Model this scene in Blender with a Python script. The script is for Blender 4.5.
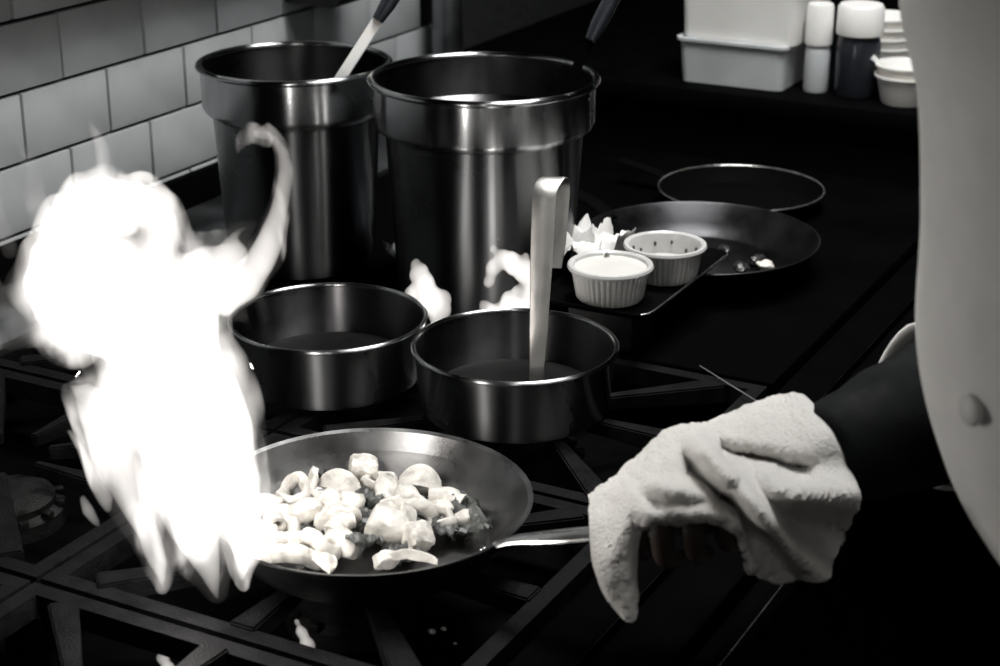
import bpy, bmesh, math, random
from mathutils import Vector, Matrix, noise
random.seed(7)
R = math.radians
for o in list(bpy.data.objects): bpy.data.objects.remove(o)
scene = bpy.context.scene
COL = scene.collection

# ------------------------------------------------------------------ camera, world, light, exposure
cd = bpy.data.cameras.new('camera'); cam = bpy.data.objects.new('camera', cd); COL.objects.link(cam)
cam.location = (0, 0, 1.545)
cam.rotation_euler = (R(90 - 21), 0, R(28.1))
cd.sensor_width = 36; cd.lens = 63; cd.clip_start = .02
cd.dof.use_dof = True; cd.dof.focus_distance = 1.5; cd.dof.aperture_fstop = 9
scene.camera = cam
w = bpy.data.worlds.new('kitchen_air'); scene.world = w; w.use_nodes = True
w.node_tree.nodes['Background'].inputs[0].default_value = (.75, .88, 1, 1)
w.node_tree.nodes['Background'].inputs[1].default_value = .006
vs = scene.view_settings
vs.view_transform = 'Standard'; vs.look = 'None'; vs.gamma = 1; vs.use_curve_mapping = False; vs.exposure = 0

def area(name, loc, target, sx, sy, power, col):
    l = bpy.data.lights.new(name, 'AREA'); l.shape = 'RECTANGLE'; l.size = sx; l.size_y = sy
    l.energy = power; l.color = col
    l.spread = R(130)
    o = bpy.data.objects.new(name, l); COL.objects.link(o); o.location = loc
    o.rotation_euler = (Vector(target) - Vector(loc)).to_track_quat('-Z', 'Y').to_euler()
    return o
# fluorescent ceiling fittings of the kitchen
area('ceiling_lamp_light', (-.36, 1.25, 2.58), (-.32, 1.25, 1.1), .25, 1.2, 11, (1, .985, .96))
area('ceiling_lamp_light', (.5, -.9, 2.58), (-.6, 1.3, 1.0), .25, 1.2, 3, (1, .985, .96))
area('ceiling_lamp_light', (-.55, 2.1, 2.58), (-.75, 2.4, 1.0), .25, 1.2, 20, (.98, .99, 1))
area('hood_fill_light', (-.72, 1.68, 2.18), (-.75, 1.45, 1.05), .10, .35, 7, (1, .98, .95))  # fill light added under the hood to brighten jacket, towel and tiles

# ------------------------------------------------------------------ materials
def newmat(name):
    m = bpy.data.materials.new(name); m.use_nodes = True
    nt = m.node_tree; b = nt.nodes['Principled BSDF']
    return m, nt, b
def lk(nt, a, b): nt.links.new(a, b)
def mat(name, col, rough=.5, metal=0, nscale=0, namp=.0, bump=0, bscale=200, spec=.5, sss=0, trans=0, sheen=0, aniso=0, stretch=None, arot=0, sssr=.01):
    m, nt, b = newmat(name)
    I = b.inputs
    I['Base Color'].default_value = (*col, 1); I['Roughness'].default_value = rough; I['Metallic'].default_value = metal
    I['Specular IOR Level'].default_value = spec
    if trans: I['Transmission Weight'].default_value = trans; I['IOR'].default_value = 1.2
    if sss: I['Subsurface Weight'].default_value = sss; I['Subsurface Radius'].default_value = (sssr, sssr * .9, sssr * .8)
    if sheen: I['Sheen Weight'].default_value = sheen
    tc = nt.nodes.new('ShaderNodeTexCoord')
    vec = tc.outputs['Object']
    if stretch:
        mp = nt.nodes.new('ShaderNodeMapping'); mp.inputs['Scale'].default_value = stretch
        lk(nt, vec, mp.inputs['Vector']); svec = mp.outputs['Vector']
    else: svec = vec
    if nscale:
        n = nt.nodes.new('ShaderNodeTexNoise'); n.inputs['Scale'].default_value = nscale; n.inputs['Detail'].default_value = 5
        lk(nt, vec, n.inputs['Vector'])
        mr = nt.nodes.new('ShaderNodeMapRange'); mr.inputs[1].default_value = .3; mr.inputs[2].default_value = .7
        mr.inputs[3].default_value = 1 - namp; mr.inputs[4].default_value = 1 + namp
        lk(nt, n.outputs['Fac'], mr.inputs[0])
        mx = nt.nodes.new('ShaderNodeVectorMath'); mx.operation = 'SCALE'; mx.inputs[0].default_value = col
        lk(nt, mr.outputs[0], mx.inputs['Scale']); lk(nt, mx.outputs[0], I['Base Color'])
        r2 = nt.nodes.new('ShaderNodeMapRange'); r2.inputs[1].default_value = .3; r2.inputs[2].default_value = .7
        r2.inputs[3].default_value = rough * .8; r2.inputs[4].default_value = min(1, rough * 1.25)
        lk(nt, n.outputs['Fac'], r2.inputs[0]); lk(nt, r2.outputs[0], I['Roughness'])
    if bump:
        n2 = nt.nodes.new('ShaderNodeTexNoise'); n2.inputs['Scale'].default_value = bscale; n2.inputs['Detail'].default_value = 4
        lk(nt, svec, n2.inputs['Vector'])
        bp = nt.nodes.new('ShaderNodeBump'); bp.inputs['Strength'].default_value = bump; bp.inputs['Distance'].default_value = .002
        lk(nt, n2.outputs['Fac'], bp.inputs['Height']); lk(nt, bp.outputs['Normal'], I['Normal'])
    if aniso:
        t = nt.nodes.new('ShaderNodeTangent'); t.direction_type = 'RADIAL'; t.axis = 'Z'
        I['Anisotropic'].default_value = aniso; I['Anisotropic Rotation'].default_value = arot; lk(nt, t.outputs[0], I['Tangent'])
    return m
M = {}
ANR = .25
M['steel'] = mat('brushed_steel', (.46, .47, .48), .25, 1, 5, .06, 0, 3, aniso=1, arot=ANR)
M['pot_body_dim'] = mat('dimmed_satin_steel', (.20, .205, .21), .30, 1, 5, .10, 0, 3, aniso=1, arot=ANR)  # body darkened in colour: its taper reflects less light than the collar
M['pan_steel'] = mat('pan_steel', (.27, .27, .27), .30, 1, 22, .35, .12, 60)
M['skillet'] = mat('seasoned_steel', (.035, .035, .037), .36, 1, 22, .3, .1, 60)
M['pan_out'] = mat('scorched_steel', (.025, .025, .026), .5, .6, 20, .3, .1, 90)
M['handle_steel'] = mat('polished_steel', (.62, .62, .61), .25, 1, 30, .08)
M['matte_steel'] = mat('matte_steel', (.5, .49, .47), .42, 1, 40, .12, .1, 120)
M['ledge_steel'] = mat('ledge_steel', (.25, .26, .27), .38, 1, 14, .3, .1, 40)
M['iron'] = mat('cast_iron', (.008, .008, .008), .5, 0, 60, .3, .5, 500, spec=.2)
M['grate'] = mat('greased_cast_iron', (.006, .006, .0065), .5, 0, 60, .4, .5, 500, spec=.06)
M['enamel'] = mat('black_enamel', (.0016, .0016, .0018), .7, 0, 20, .3, .05, 200, spec=.02)
M['flat_top'] = mat('blackened_plate', (.0012, .0012, .0014), .8, 0, 12, .4, .2, 250, spec=.01)
M['rail'] = mat('dark_rail', (.001, .001, .0012), .7, 0, 20, .3, spec=.01)
M['tile'] = mat('glazed_tile', (.48, .50, .51), .22, 0, 14, .10, .04, 25)
M['grout'] = mat('grout', (.016, .017, .018), .9, 0, 90, .3, .4, 400)
M['darkwall'] = mat('dark_wall_paint', (.035, .038, .042), .7, 0, 4, .3, .1, 60)
M['floor'] = mat('floor_tile', (.03, .03, .03), .6, 0, 6, .3, .1, 40)
M['ceil'] = mat('ceiling_paint', (.08, .08, .08), .8, 0, 5, .1, .1, 40)
M['ceramic'] = mat('white_ceramic', (.50, .50, .49), .25, 0, 30, .05)
M['cream'] = mat('white_sauce', (.60, .585, .56), .4, 0, 40, .04, .2, 60)
M['herb'] = mat('chopped_herb', (.06, .07, .06), .6, 0, 90, .3)
M['sauce'] = mat('dark_stock', (.006, .006, .006), .45, 0, 20, .3, .3, 60, spec=.1)
M['dark_inner'] = mat('dark_inner_steel', (.10, .10, .103), .30, 1, 12, .4, aniso=.9, arot=ANR)  # darker steel for the insides of the pots and low pans
M['plastic'] = mat('cloudy_plastic', (.58, .60, .61), .4, 0, 12, .12, .05, 30, sss=.7, sssr=.03)
M['white_plastic'] = mat('white_plastic', (.88, .87, .84), .42, 0, 12, .05, .03, 30, sss=.7, sssr=.04)
M['dark_plastic'] = mat('dark_bottle', (.02, .022, .028), .25, 0, 12, .2)
M['jacket'] = mat('white_twill', (.90, .90, .88), .85, 0, 26, .05, .25, 700, sheen=.1)
M['button'] = mat('cloth_button', (.66, .66, .64), .5, 0, 40, .05)
M['black_cloth'] = mat('black_cloth', (.006, .0068, .0075), .8, 0, 30, .3, .3, 500, spec=.1)
M['skin'] = mat('skin', (.05, .036, .03), .5, 0, 60, .1, .15, 300)
M['hair'] = mat('dark_hair', (.012, .011, .01), .6, 0, 90, .3, .4, 300)
M['towel'] = mat('terry_cotton', (.65, .635, .61), .95, 0, 45, .07, .9, 420, sheen=.3)
M['paper'] = mat('napkin_paper', (.82, .81, .79), .9, 0, 30, .05, .2, 200)
M['foil'] = mat('foil', (.55, .56, .58), .3, 1, 60, .2, .4, 90)
M['food'] = mat('pale_cooked_flesh', (.66, .635, .59), .42, 0, 75, .34, .8, 160, sss=.0)
M['seared'] = mat('seared_flesh', (.66, .63, .58), .45, 0, 130, .42, .6, 170)
M['green'] = mat('wilted_leaf', (.10, .105, .10), .4, 0, 90, .6, .7, 200)
M['scrap'] = mat('charred_scrap', (.02, .02, .02), .35, 0, 60, .5, .6, 200)
M['box'] = mat('dark_box_paint', (.014, .014, .015), .5, 0, 20, .2)

def flame_mat(name, strength, scale, col=(1, .955, .91), lo=.38, hi=.62, floor_=.25):
    m = bpy.data.materials.new(name); m.use_nodes = True; nt = m.node_tree
    for n in list(nt.nodes): nt.nodes.remove(n)
    out = nt.nodes.new('ShaderNodeOutputMaterial'); e = nt.nodes.new('ShaderNodeEmission')
    e.inputs['Color'].default_value = (*col, 1)
    tc = nt.nodes.new('ShaderNodeTexCoord'); mp = nt.nodes.new('ShaderNodeMapping'); mp.inputs['Scale'].default_value = (1, 1, .38)
    n = nt.nodes.new('ShaderNodeTexNoise'); n.inputs['Scale'].default_value = scale; n.inputs['Detail'].default_value = 3
    n.inputs['Distortion'].default_value = .6
    mr = nt.nodes.new('ShaderNodeMapRange'); mr.interpolation_type = 'SMOOTHSTEP'
    mr.inputs[1].default_value = lo; mr.inputs[2].default_value = hi
    mr.inputs[3].default_value = strength * floor_; mr.inputs[4].default_value = strength
    lk(nt, tc.outputs['Object'], mp.inputs[0]); lk(nt, mp.outputs[0], n.inputs['Vector']); lk(nt, n.outputs['Fac'], mr.inputs[0])
    lk(nt, mr.outputs[0], e.inputs['Strength']); lk(nt, e.outputs[0], out.inputs['Volume'])
    try: m.cycles.volume_step_rate = .25
    except Exception: pass
    return m
M['flame'] = flame_mat('flame', 75, 26, floor_=.4)
M['wisp'] = flame_mat('flame_wisp', 30, 34, lo=.42, hi=.64, floor_=.08)
M['halo'] = flame_mat('flame_halo', 42, 30, lo=.44, hi=.60, floor_=.04)
M['jet'] = flame_mat('flame_jet', 90, 30, floor_=.5)

# ------------------------------------------------------------------ helpers
def link(name, me, m=None, parent=None, loc=(0, 0, 0), rot=(0, 0, 0), smooth=True):
    o = bpy.data.objects.new(name, me); COL.objects.link(o)
    o.location = loc; o.rotation_euler = rot
    if m is not None and not me.materials: me.materials.append(m if not isinstance(m, str) else M[m])
    if parent: o.parent = parent
    return o
def tag(o, label=None, cat=None, group=None, kind=None):
    if label: o['label'] = label
    if cat: o['category'] = cat
    if group: o['group'] = group
    if kind: o['kind'] = kind
    return o
def thing(name, label, cat, loc=(0, 0, 0), rot=(0, 0, 0), group=None):
    o = bpy.data.objects.new(name, None); COL.objects.link(o); o.empty_display_size = .02
    o.location = loc; o.rotation_euler = rot
    return tag(o, label, cat, group)
def mesh(bm, smooth=True):
    bmesh.ops.recalc_face_normals(bm, faces=bm.faces)
    me = bpy.data.meshes.new('m'); bm.to_mesh(me); bm.free()
    if smooth:
        for p in me.polygons: p.use_smooth = True
        try: me.set_sharp_from_angle(angle=R(40))
        except Exception: pass
    return me
def lathe(profile, seg=64, closed=False, sx=1, sy=1):
    bm = bmesh.new(); rings = []
    for r, z in profile:
        if r < 1e-6: rings.append([bm.verts.new((0, 0, z))])
        else: rings.append([bm.verts.new((r * sx * math.cos(2 * math.pi * k / seg), r * sy * math.sin(2 * math.pi * k / seg), z)) for k in range(seg)])
    prs = list(zip(rings, rings[1:])) + ([(rings[-1], rings[0])] if closed else [])
    for a, b in prs:
        for k in range(seg):
            k2 = (k + 1) % seg
            if len(a) == 1 and len(b) == 1: continue
            if len(a) == 1: bm.faces.new((a[0], b[k], b[k2]))
            elif len(b) == 1: bm.faces.new((a[k], b[0], a[k2]))
            else: bm.faces.new((a[k], b[k], b[k2], a[k2]))
    return mesh(bm)
def boxm(x0, x1, y0, y1, z0, z1, bev=.002, segs=2):
    bm = bmesh.new(); bmesh.ops.create_cube(bm, size=1)
    for v in bm.verts:
        v.co = Vector(((x0 + x1) / 2 + v.co.x * (x1 - x0), (y0 + y1) / 2 + v.co.y * (y1 - y0), (z0 + z1) / 2 + v.co.z * (z1 - z0)))
    if bev: bmesh.ops.bevel(bm, geom=bm.edges[:], offset=bev, segments=segs, affect='EDGES', profile=.5)
    return mesh(bm, True)
def frames(pts):
    pts = [Vector(p) for p in pts]; out = []; prev = None
    for i, p in enumerate(pts):
        t = (pts[min(i + 1, len(pts) - 1)] - pts[max(i - 1, 0)]).normalized()
        if prev is None:
            a = Vector((0, 0, 1)) if abs(t.z) < .9 else Vector((1, 0, 0)); u = t.cross(a).normalized()
        else: u = (prev - t * prev.dot(t)).normalized()
        prev = u; out.append((p, t, u, t.cross(u)))
    return out
def sweep(pts, ru, rv=None, seg=10, cap=True, bm=None, up=None):
    """a tube of elliptical section along pts; ru / rv numbers or lists"""
    own = bm is None
    if own: bm = bmesh.new()
    n = len(pts); ru = ru if isinstance(ru, (list, tuple)) else [ru] * n
    rv = ru if rv is None else (rv if isinstance(rv, (list, tuple)) else [rv] * n)
    rings = []
    for i, (p, t, u, v) in enumerate(frames(pts)):
        if up is not None:
            u = t.cross(Vector(up)).normalized(); v = u.cross(t).normalized()
        rings.append([bm.verts.new(p + u * ru[i] * math.cos(2 * math.pi * k / seg) + v * rv[i] * math.sin(2 * math.pi * k / seg)) for k in range(seg)])
    for a, b in zip(rings, rings[1:]):
        for k in range(seg): bm.faces.new((a[k], a[(k + 1) % seg], b[(k + 1) % seg], b[k]))
    if cap:
        bm.faces.new(rings[0][::-1]); bm.faces.new(rings[-1])
    return mesh(bm) if own else bm
def spline(pts, n=8):
    pts = [Vector(p) for p in pts]; out = []
    P = [pts[0] * 2 - pts[1]] + pts + [pts[-1] * 2 - pts[-2]]
    for i in range(1, len(P) - 2):
        for k in range(n):
            t = k / n; a, b, c, d = P[i - 1:i + 3]
            out.append(.5 * ((2 * b) + (c - a) * t + (2 * a - 5 * b + 4 * c - d) * t * t + (3 * b - a - 3 * c + d) * t ** 3))
    return out + [pts[-1]]
def lump(size, seed, amp=.25, freq=1.2, sub=3, cube=0.0):
    """an irregular rounded lump: sphere pushed towards a box by cube, then roughened"""
    bm = bmesh.new(); bmesh.ops.create_icosphere(bm, subdivisions=sub, radius=1)
    for v in bm.verts:
        d = v.co.normalized(); m = max(abs(d.x), abs(d.y), abs(d.z)); c = d / m
        p = d.lerp(c * .82, cube)
        p *= 1 + amp * noise.noise(d * freq + Vector((seed * 3.1, seed, -seed * 1.7))) + amp * .3 * noise.noise(d * freq * 3.5 + Vector((seed, 9, seed)))
        v.co = Vector((p.x * size[0], p.y * size[1], p.z * size[2]))
    return mesh(bm)
def modded(obj, mods):
    """apply modifiers through the depsgraph and give the result back as plain mesh data"""
    for t, kw in mods:
        m = obj.modifiers.new(t, t)
        for k, v in kw.items(): setattr(m, k, v)
    dg = bpy.context.evaluated_depsgraph_get(); dg.update()
    me = bpy.data.meshes.new_from_object(obj.evaluated_get(dg))
    obj.modifiers.clear(); old = obj.data; mats = list(old.materials)
    obj.data = me
    me.materials.clear()
    for x in mats: me.materials.append(x)
    for p in me.polygons: p.use_smooth = True
    return obj

# ------------------------------------------------------------------ room
def struct(name, me, m, **k): o = link(name, me, m, **k); o['kind'] = 'structure'; return o
struct('floor', boxm(-1.9, 2.2, -2.2, 4.6, -.05, 0, 0), 'floor')
struct('ceiling', boxm(-1.9, 2.2, -2.2, 4.6, 2.62, 2.68, 0), 'ceil')
wl = struct('wall_left', boxm(-1.42, -1.3125, -2.2, 4.6, 0, 2.62, 0), 'grout')
struct('wall_back', boxm(-1.3125, 2.2, 4.5, 4.6, 0, 2.62, 0), 'darkwall')
struct('wall_right', boxm(2.1, 2.2, -2.2, 4.5, 0, 2.62, 0), 'darkwall')
struct('wall_front', boxm(-1.3125, 2.1, -2.2, -2.1, 0, 2.62, 0), 'darkwall')
TP, TH = .1385, .0752
tile_me = boxm(0, .009, -(TP - .0040) / 2, (TP - .0040) / 2, -(TH - .0040) / 2, (TH - .0040) / 2, .0012, 2)
half_me = tile_me
tile_me.materials.append(M['tile'])
for row in range(-1, 9):
    zc = 1.1195 + TH * (row - 1.5) - .0003
    off = 1.434 if row % 2 == 0 else 1.3655
    for k in range(-5, 6):
        yc = off + TP * (k + .5)
        t = link('tile', tile_me, None, wl, (-1.3125 + random.uniform(-.0008, .0004), yc, zc),
                 (random.uniform(-.002, .002), random.uniform(-.004, .004), random.uniform(-.006, .006)))

# unseen ledge added above the range, sized to throw shade on the upper tiles
sh = thing('shade_ledge', 'unseen narrow ledge added on the tiled wall to shade the upper tiles', 'shelf', (-1.13, 1.4, 1.24))
link('shade_ledge_board', boxm(-.165, -.105, -1.2, .44, 0, .02, .003), 'rail', sh)
for y in (-1.0, -.3, .4): link('bracket', boxm(-.165, -.12, y - .012, y + .012, .0205, .06, .003), 'rail', sh)

# ------------------------------------------------------------------ range
rg = thing('kitchen_range', 'black commercial gas range with open burners and a flat top', 'stove', (0, 0, 0))
def rp(name, me, m): return link(name, me, m, rg)
rp('body', boxm(-1.295, -.44, .30, 2.165, .1, .845, .004), 'enamel')
rp('drip_tray', boxm(-1.235, -.485, .33, 1.435, .846, .852, .002), 'enamel')
rp('front_frame', boxm(-.474, -.433, .30, 2.165, .846, .919, .004), 'rail')
rp('rear_frame', boxm(-1.245, -1.235, .30, 2.165, .846, .905, .002), 'enamel')
rp('side_frame', boxm(-1.24, -.475, .30, .325, .846, .905, .002), 'enamel')
rp('rear_ledge', boxm(-1.298, -1.175, .30, 2.165, .906, .925, .003), 'ledge_steel')
rp('rear_trim', boxm(-1.302, -1.290, .30, 2.165, .9255, .9655, .002), 'enamel')
rp('flat_top', boxm(-1.232, -.484, 1.446, 2.16, .846, .918, .004), 'flat_top')
rail = rp('front_rail', boxm(-.432, -.381, .30, 2.165, .872, .912, .004), 'rail')
link('rail_edge', sweep([(-.362, .30, .894), (-.362, 2.165, .894)], .0155, .0155, 14), 'rail', rail)
for xx, zz in ((-.3535, .9068), (-.4325, .9185)): link('rail_glint', sweep([(xx, .30, zz), (xx, 2.165, zz)], .0007 if xx > -.36 else .0004, None, 8), 'handle_steel' if xx > -.36 else 'skillet', rail)  # thin steel strips standing in for the highlights on the rail edges
for y in (.36, 1.0, 1.6, 2.12): link('rail_bracket', boxm(-.433, -.376, y - .012, y + .012, .85, .871, .002), 'rail', rail)
for k in range(6):
    y = .5 + .3 * k
    kb = rp('knob', lathe([(0, .03), (.018, .03), (.022, .024), (.024, 0), (0, 0)], 24), 'rail')
    kb.location = (-.4399, y, .78); kb.rotation_euler = (0, R(90), 0)

# grates and burners
def grate_mesh():
    bm = bmesh.new()
    def bar(x0, x1, y0, y1, z0, z1):
        q = bmesh.ops.create_cube(bm, size=1)['verts']
        for v in q: v.co = Vector(((x0 + x1) / 2 + v.co.x * (x1 - x0), (y0 + y1) / 2 + v.co.y * (y1 - y0), (z0 + z1) / 2 + v.co.z * (z1 - z0)))
    hx, hy = .173, .148
    bar(-hx, hx, -hy, -hy + .014, 0, .018); bar(-hx, hx, hy - .014, hy, 0, .018)
    bar(-hx, -hx + .014, -hy + .0141, hy - .0141, 0, .018); bar(hx - .014, hx, -hy + .0141, hy - .0141, 0, .018)
    for sx in (-1, 1):
        for sy in (-1, 1): bar(sx * hx - (.016 if sx > 0 else 0), sx * hx + (0 if sx > 0 else .016), sy * hy - (.016 if sy > 0 else 0), sy * hy + (0 if sy > 0 else .016), -.045, 0)
    return mesh(bm)
def finger_mesh(L):
    # a tapering web: broad at the frame, pointed toward the burner, deep below
    bm = bmesh.new(); A = [(0, .011), (L, .0035)]
    vs_ = []
    for x, hw in A:
        d = .018 if x == 0 else .012
        for y in (-hw, hw):
            for z in (.022, .022 - d): vs_.append(bm.verts.new((x, y, z)))
    a = vs_
    for f in ((0, 1, 3, 2), (4, 6, 7, 5), (0, 2, 6, 4), (1, 5, 7, 3), (0, 4, 5, 1), (2, 3, 7, 6)): bm.faces.new([a[i] for i in f])
    bmesh.ops.bevel(bm, geom=bm.edges[:], offset=.0015, segments=2, affect='EDGES')
    return mesh(bm)
g_me = grate_mesh(); g_me.materials.append(M['grate'])
fm = {}
spots = [(-.661, .69, 'front grate nearest the camera, left of the frying pan'), (-1.011, .69, 'rear grate nearest the camera beside the tiled wall'),
         (-.661, .992, 'grate under the frying pan of sizzling food'), (-1.011, .992, 'grate behind the tall flame, beside the tiled wall'),
         (-.661, 1.294, 'grate under the low pan that holds the upright ladle'), (-1.011, 1.294, 'grate under the left low steel pan')]
for i, (x, y, lab) in enumerate(spots):
    g = thing('burner_grate', 'black cast iron ' + lab, 'grate', (x, y, .897), group='cast iron grates on the range')
    link('grate_frame', g_me, None, g)
    for k in range(8):
        a = k * math.pi / 4; rr = .137 if k % 4 == 2 else (.16 if k % 4 == 0 else .188)
        L = rr - .04
        if (k % 4) not in fm: fm[k % 4] = finger_mesh(L); fm[k % 4].materials.append(M['grate'])
        link('grate_finger', fm[k % 4], None, g, (rr * math.cos(a), rr * math.sin(a), -.001), (0, 0, a + math.pi))
    b = rp('burner', lathe([(0, 0), (.05, 0), (.05, .014), (.042, .018), (.042, .024), (.03, .029), (0, .03)], 40), 'iron')
    b.location = (x, y, .8521)
    for k in range(12):
        a = k * math.pi / 6
        link('burner_tooth', boxm(.043, .051, -.004, .004, .0145, .021, .001), 'iron', b, (0, 0, 0), (0, 0, a))

# ------------------------------------------------------------------ pots and low pans
def pot(name, label, loc, r, h, dark=False):
    t = thing(name, label, 'pot', loc)
    k = r / .1177
    body = [(0, 0), (.078 * k, 0), (.088 * k, .004), (.092 * k, .014), (.1015 * k, h - .058), (.103 * k, h - .055), (.110 * k, h - .051), (.1125 * k, h - .046), (.1130 * k, h - .010), (.1135 * k, h - .006)]
    inner = [(.1115 * k, h - .006), (.1110 * k, h - .046), (.1010 * k, h - .054), (.0995 * k, h - .058), (.090 * k, .014), (.086 * k, .005), (0, .004)]
    link('body', lathe(body + [(.1128 * k, h - .006), (.1118 * k, h - .046), (.1018 * k, h - .0545), (.1003 * k, h - .058), (.0908 * k, .012), (.087 * k, .003), (0, .002)], 96), 'pot_body_dim', t)
    link('rim_band', lathe([(.1034 * k, h - .0553), (.1106 * k, h - .0513), (.1132 * k, h - .0462), (.1137 * k, h - .010), (.1140 * k, h - .006), (.1135 * k, h - .0055), (.1130 * k, h - .0460), (.1104 * k, h - .0506), (.1033 * k, h - .0545)], 96, closed=True), 'steel', t)
    link('inner_wall', lathe(inner + [(0, .0021), (.0865 * k, .0031), (.0905 * k, .0122), (.1001 * k, h - .058), (.1015 * k, h - .0542), (.1115 * k, h - .046)], 96), 'dark_inner', t)
    ring = []
    for i in range(14):
        a = 2 * math.pi * i / 14; ring.append((.1145 * k + .0042 * math.cos(a), h - .0035 + .0034 * math.sin(a)))
    link('rim', lathe(ring, 96, closed=True), 'steel', t)
    return t
P2 = (-.8396, 1.5379, .9185); P1 = (-1.072, 1.538, .9185)
pot('stock_pot', 'nearer tall steel pot with a wide rim band, right of the other tall pot', P2, .1177, .2345)
pot('stock_pot', 'tall steel pot with a flared rim standing beside the tiled wall', P1, .1045, .2265)
def fill(name, loc, r, label, m='sauce'):
    o = link(name, lathe([(0, .004), (r * .6, .0042), (r - .004, .0045), (r, .006), (r, .002), (0, 0)], 64), m, None, loc); tag(o, label, 'liquid', kind='stuff'); return o
fill('stock', (P2[0], P2[1], P2[2] + .09), .0900, 'dark stock inside the nearer tall steel pot')
fill('stock', (P1[0], P1[1], P1[2] + .11), .0800, 'dark stock inside the tall pot beside the tiled wall')
def low_pan(label, loc):
    t = thing('low_pan', label, 'pan', loc, group='low round steel pans')
    r, h = .0925, .062
    prof = [(0, 0), (.078, 0), (.083, .003), (.085, .009), (.0895, h - .004), (.0905, h - .002)]
    inn = [(.0890, h - .003), (.0884, h - .006), (.0838, .011), (.081, .0035), (.077, .0016), (0, .0015)]
    link('body', lathe(prof + inn, 96), 'steel', t)
    link('inner_wall', lathe([(.0885, h - .003), (.0876, h - .006), (.0830, .012), (.080, .005), (.076, .003), (0, .003), (0, .0016), (.077, .0018), (.0808, .0037), (.0836, .011), (.0882, h - .006)], 96), 'dark_inner', t)
    ring = [(.0902 + .0026 * math.cos(2 * math.pi * i / 12), h - .0018 + .0024 * math.sin(2 * math.pi * i / 12)) for i in range(12)]
    link('rim', lathe(ring, 96, closed=True), 'steel', t)
    return t
L3 = (-.8542, 1.2622, .9185); L4 = (-.6687, 1.2806, .9185)
low_pan('low round steel pan with a little dark liquid, left of the ladle pan', L3)
low_pan('low round steel pan with an upright hooked ladle standing in it', L4)
fill('pan_liquid', (L3[0], L3[1], L3[2] + .011), .0755, 'dark liquid in the low pan nearer the tall flame')
fill('pan_liquid', (L4[0], L4[1], L4[2] + .011), .0755, 'dark liquid around the upright ladle in the low pan')

# ------------------------------------------------------------------ ladles
def strap(pts, wdt, th, side, name, m, parent):
    """flat metal strip along pts, wide along the vector side"""
    bm = bmesh.new(); side = Vector(side).normalized(); rings = []
    pts = [Vector(p) for p in pts]
    ws = wdt if isinstance(wdt, list) else [wdt] * len(pts)
    for i, p in enumerate(pts):
        t = (pts[min(i + 1, len(pts) - 1)] - pts[max(i - 1, 0)]).normalized(); s = (side - t * side.dot(t)).normalized(); nrm = t.cross(s)
        w_ = ws[i] / 2
        rings.append([bm.verts.new(p + s * a * w_ + nrm * b * th / 2) for a, b in ((-1, -.4), (-.9, -1), (.9, -1), (1, -.4), (1, .4), (.9, 1), (-.9, 1), (-1, .4))])
    for a, b in zip(rings, rings[1:]):
        for k in range(8): bm.faces.new((a[k], a[(k + 1) % 8], b[(k + 1) % 8], b[k]))
    bm.faces.new(rings[0][::-1]); bm.faces.new(rings[-1])
    return link(name, mesh(bm), m, parent)
def bowl_mesh(r):
    o, i_ = [], []
    for k in range(9):
        a = math.pi / 2 * k / 8
        o.append((r * math.sin(a), r * .72 * (1 - math.cos(a)))); i_.append(((r - .0015) * math.sin(a), .0015 + (r * .72 - .0015) * (1 - math.cos(a))))
    return lathe(o + i_[::-1], 40)
side = Vector((.8829, .4695, 0))      # strips are broad across the line from cook to wall
bk = Vector((-.4695, .8829, 0))
ld = thing('ladle', 'upright steel ladle with a hooked flat handle in the low pan', 'ladle', (-.640, 1.262, .9345))
base = Vector((-.640, 1.262, .9345))
A = Vector((-.624, 1.236, .985)) - base; B = Vector((-.6415, 1.281, 1.118)) - base
path = [A + Vector((-.004, .006, -.043)), A + Vector((-.001, .001, -.02)), A] + [A.lerp(B, t) for t in (.2, .4, .6, .8)] + [B]
d = (B - A).normalized()
side2 = (side + Vector((0, 0, 0))).normalized()
hook_c = B + side * .006 + bk * .012
hook = []
for k in range(1, 9):
    a = math.pi * k / 8
    hook.append(B + d * .013 * math.sin(a) + (bk * 1.1 + side * .62) * .013 * (1 - math.cos(a)) * .8)
tail = hook[-1]
hook += [tail - d * .02, tail - d * .045 + bk * .003, tail - d * .068 + bk * .004]
strap(path + hook, [.013] * 3 + [.0155, .017, .019, .020, .0205] + [.0205] * 8 + [.019, .017, .012], .0022, side, 'handle', 'matte_steel', ld)
link('bowl', bowl_mesh(.030), 'matte_steel', ld, (.010, -.016, -.004))

ld = thing('ladle', 'ladle leaning in the tall pot beside the tiled wall, bright shaft and black grip', 'ladle', (-1.03, 1.55, 1.066))
b0 = Vector((-1.03, 1.55, 1.066))
S = Vector((-1.009, 1.544, 1.141)) - b0; T = Vector((-.989, 1.575, 1.188)) - b0; T2 = T + (T - S) * 1.7
strap([Vector((-.010, -.028, .012)), Vector((-.004, -.022, .035)), S.lerp(T, -.3), S, S.lerp(T, .5), T], .012, .0025, side, 'handle', 'white_plastic', ld)
link('grip', sweep([T.lerp(T2, .01), T.lerp(T2, .2), T.lerp(T2, .6), T2], [.007, .0095, .0095, .008], [.006, .008, .008, .006], 12), 'dark_plastic', ld)
link('bowl', bowl_mesh(.028), 'matte_steel', ld, (-.03, -.02, .004))

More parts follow.
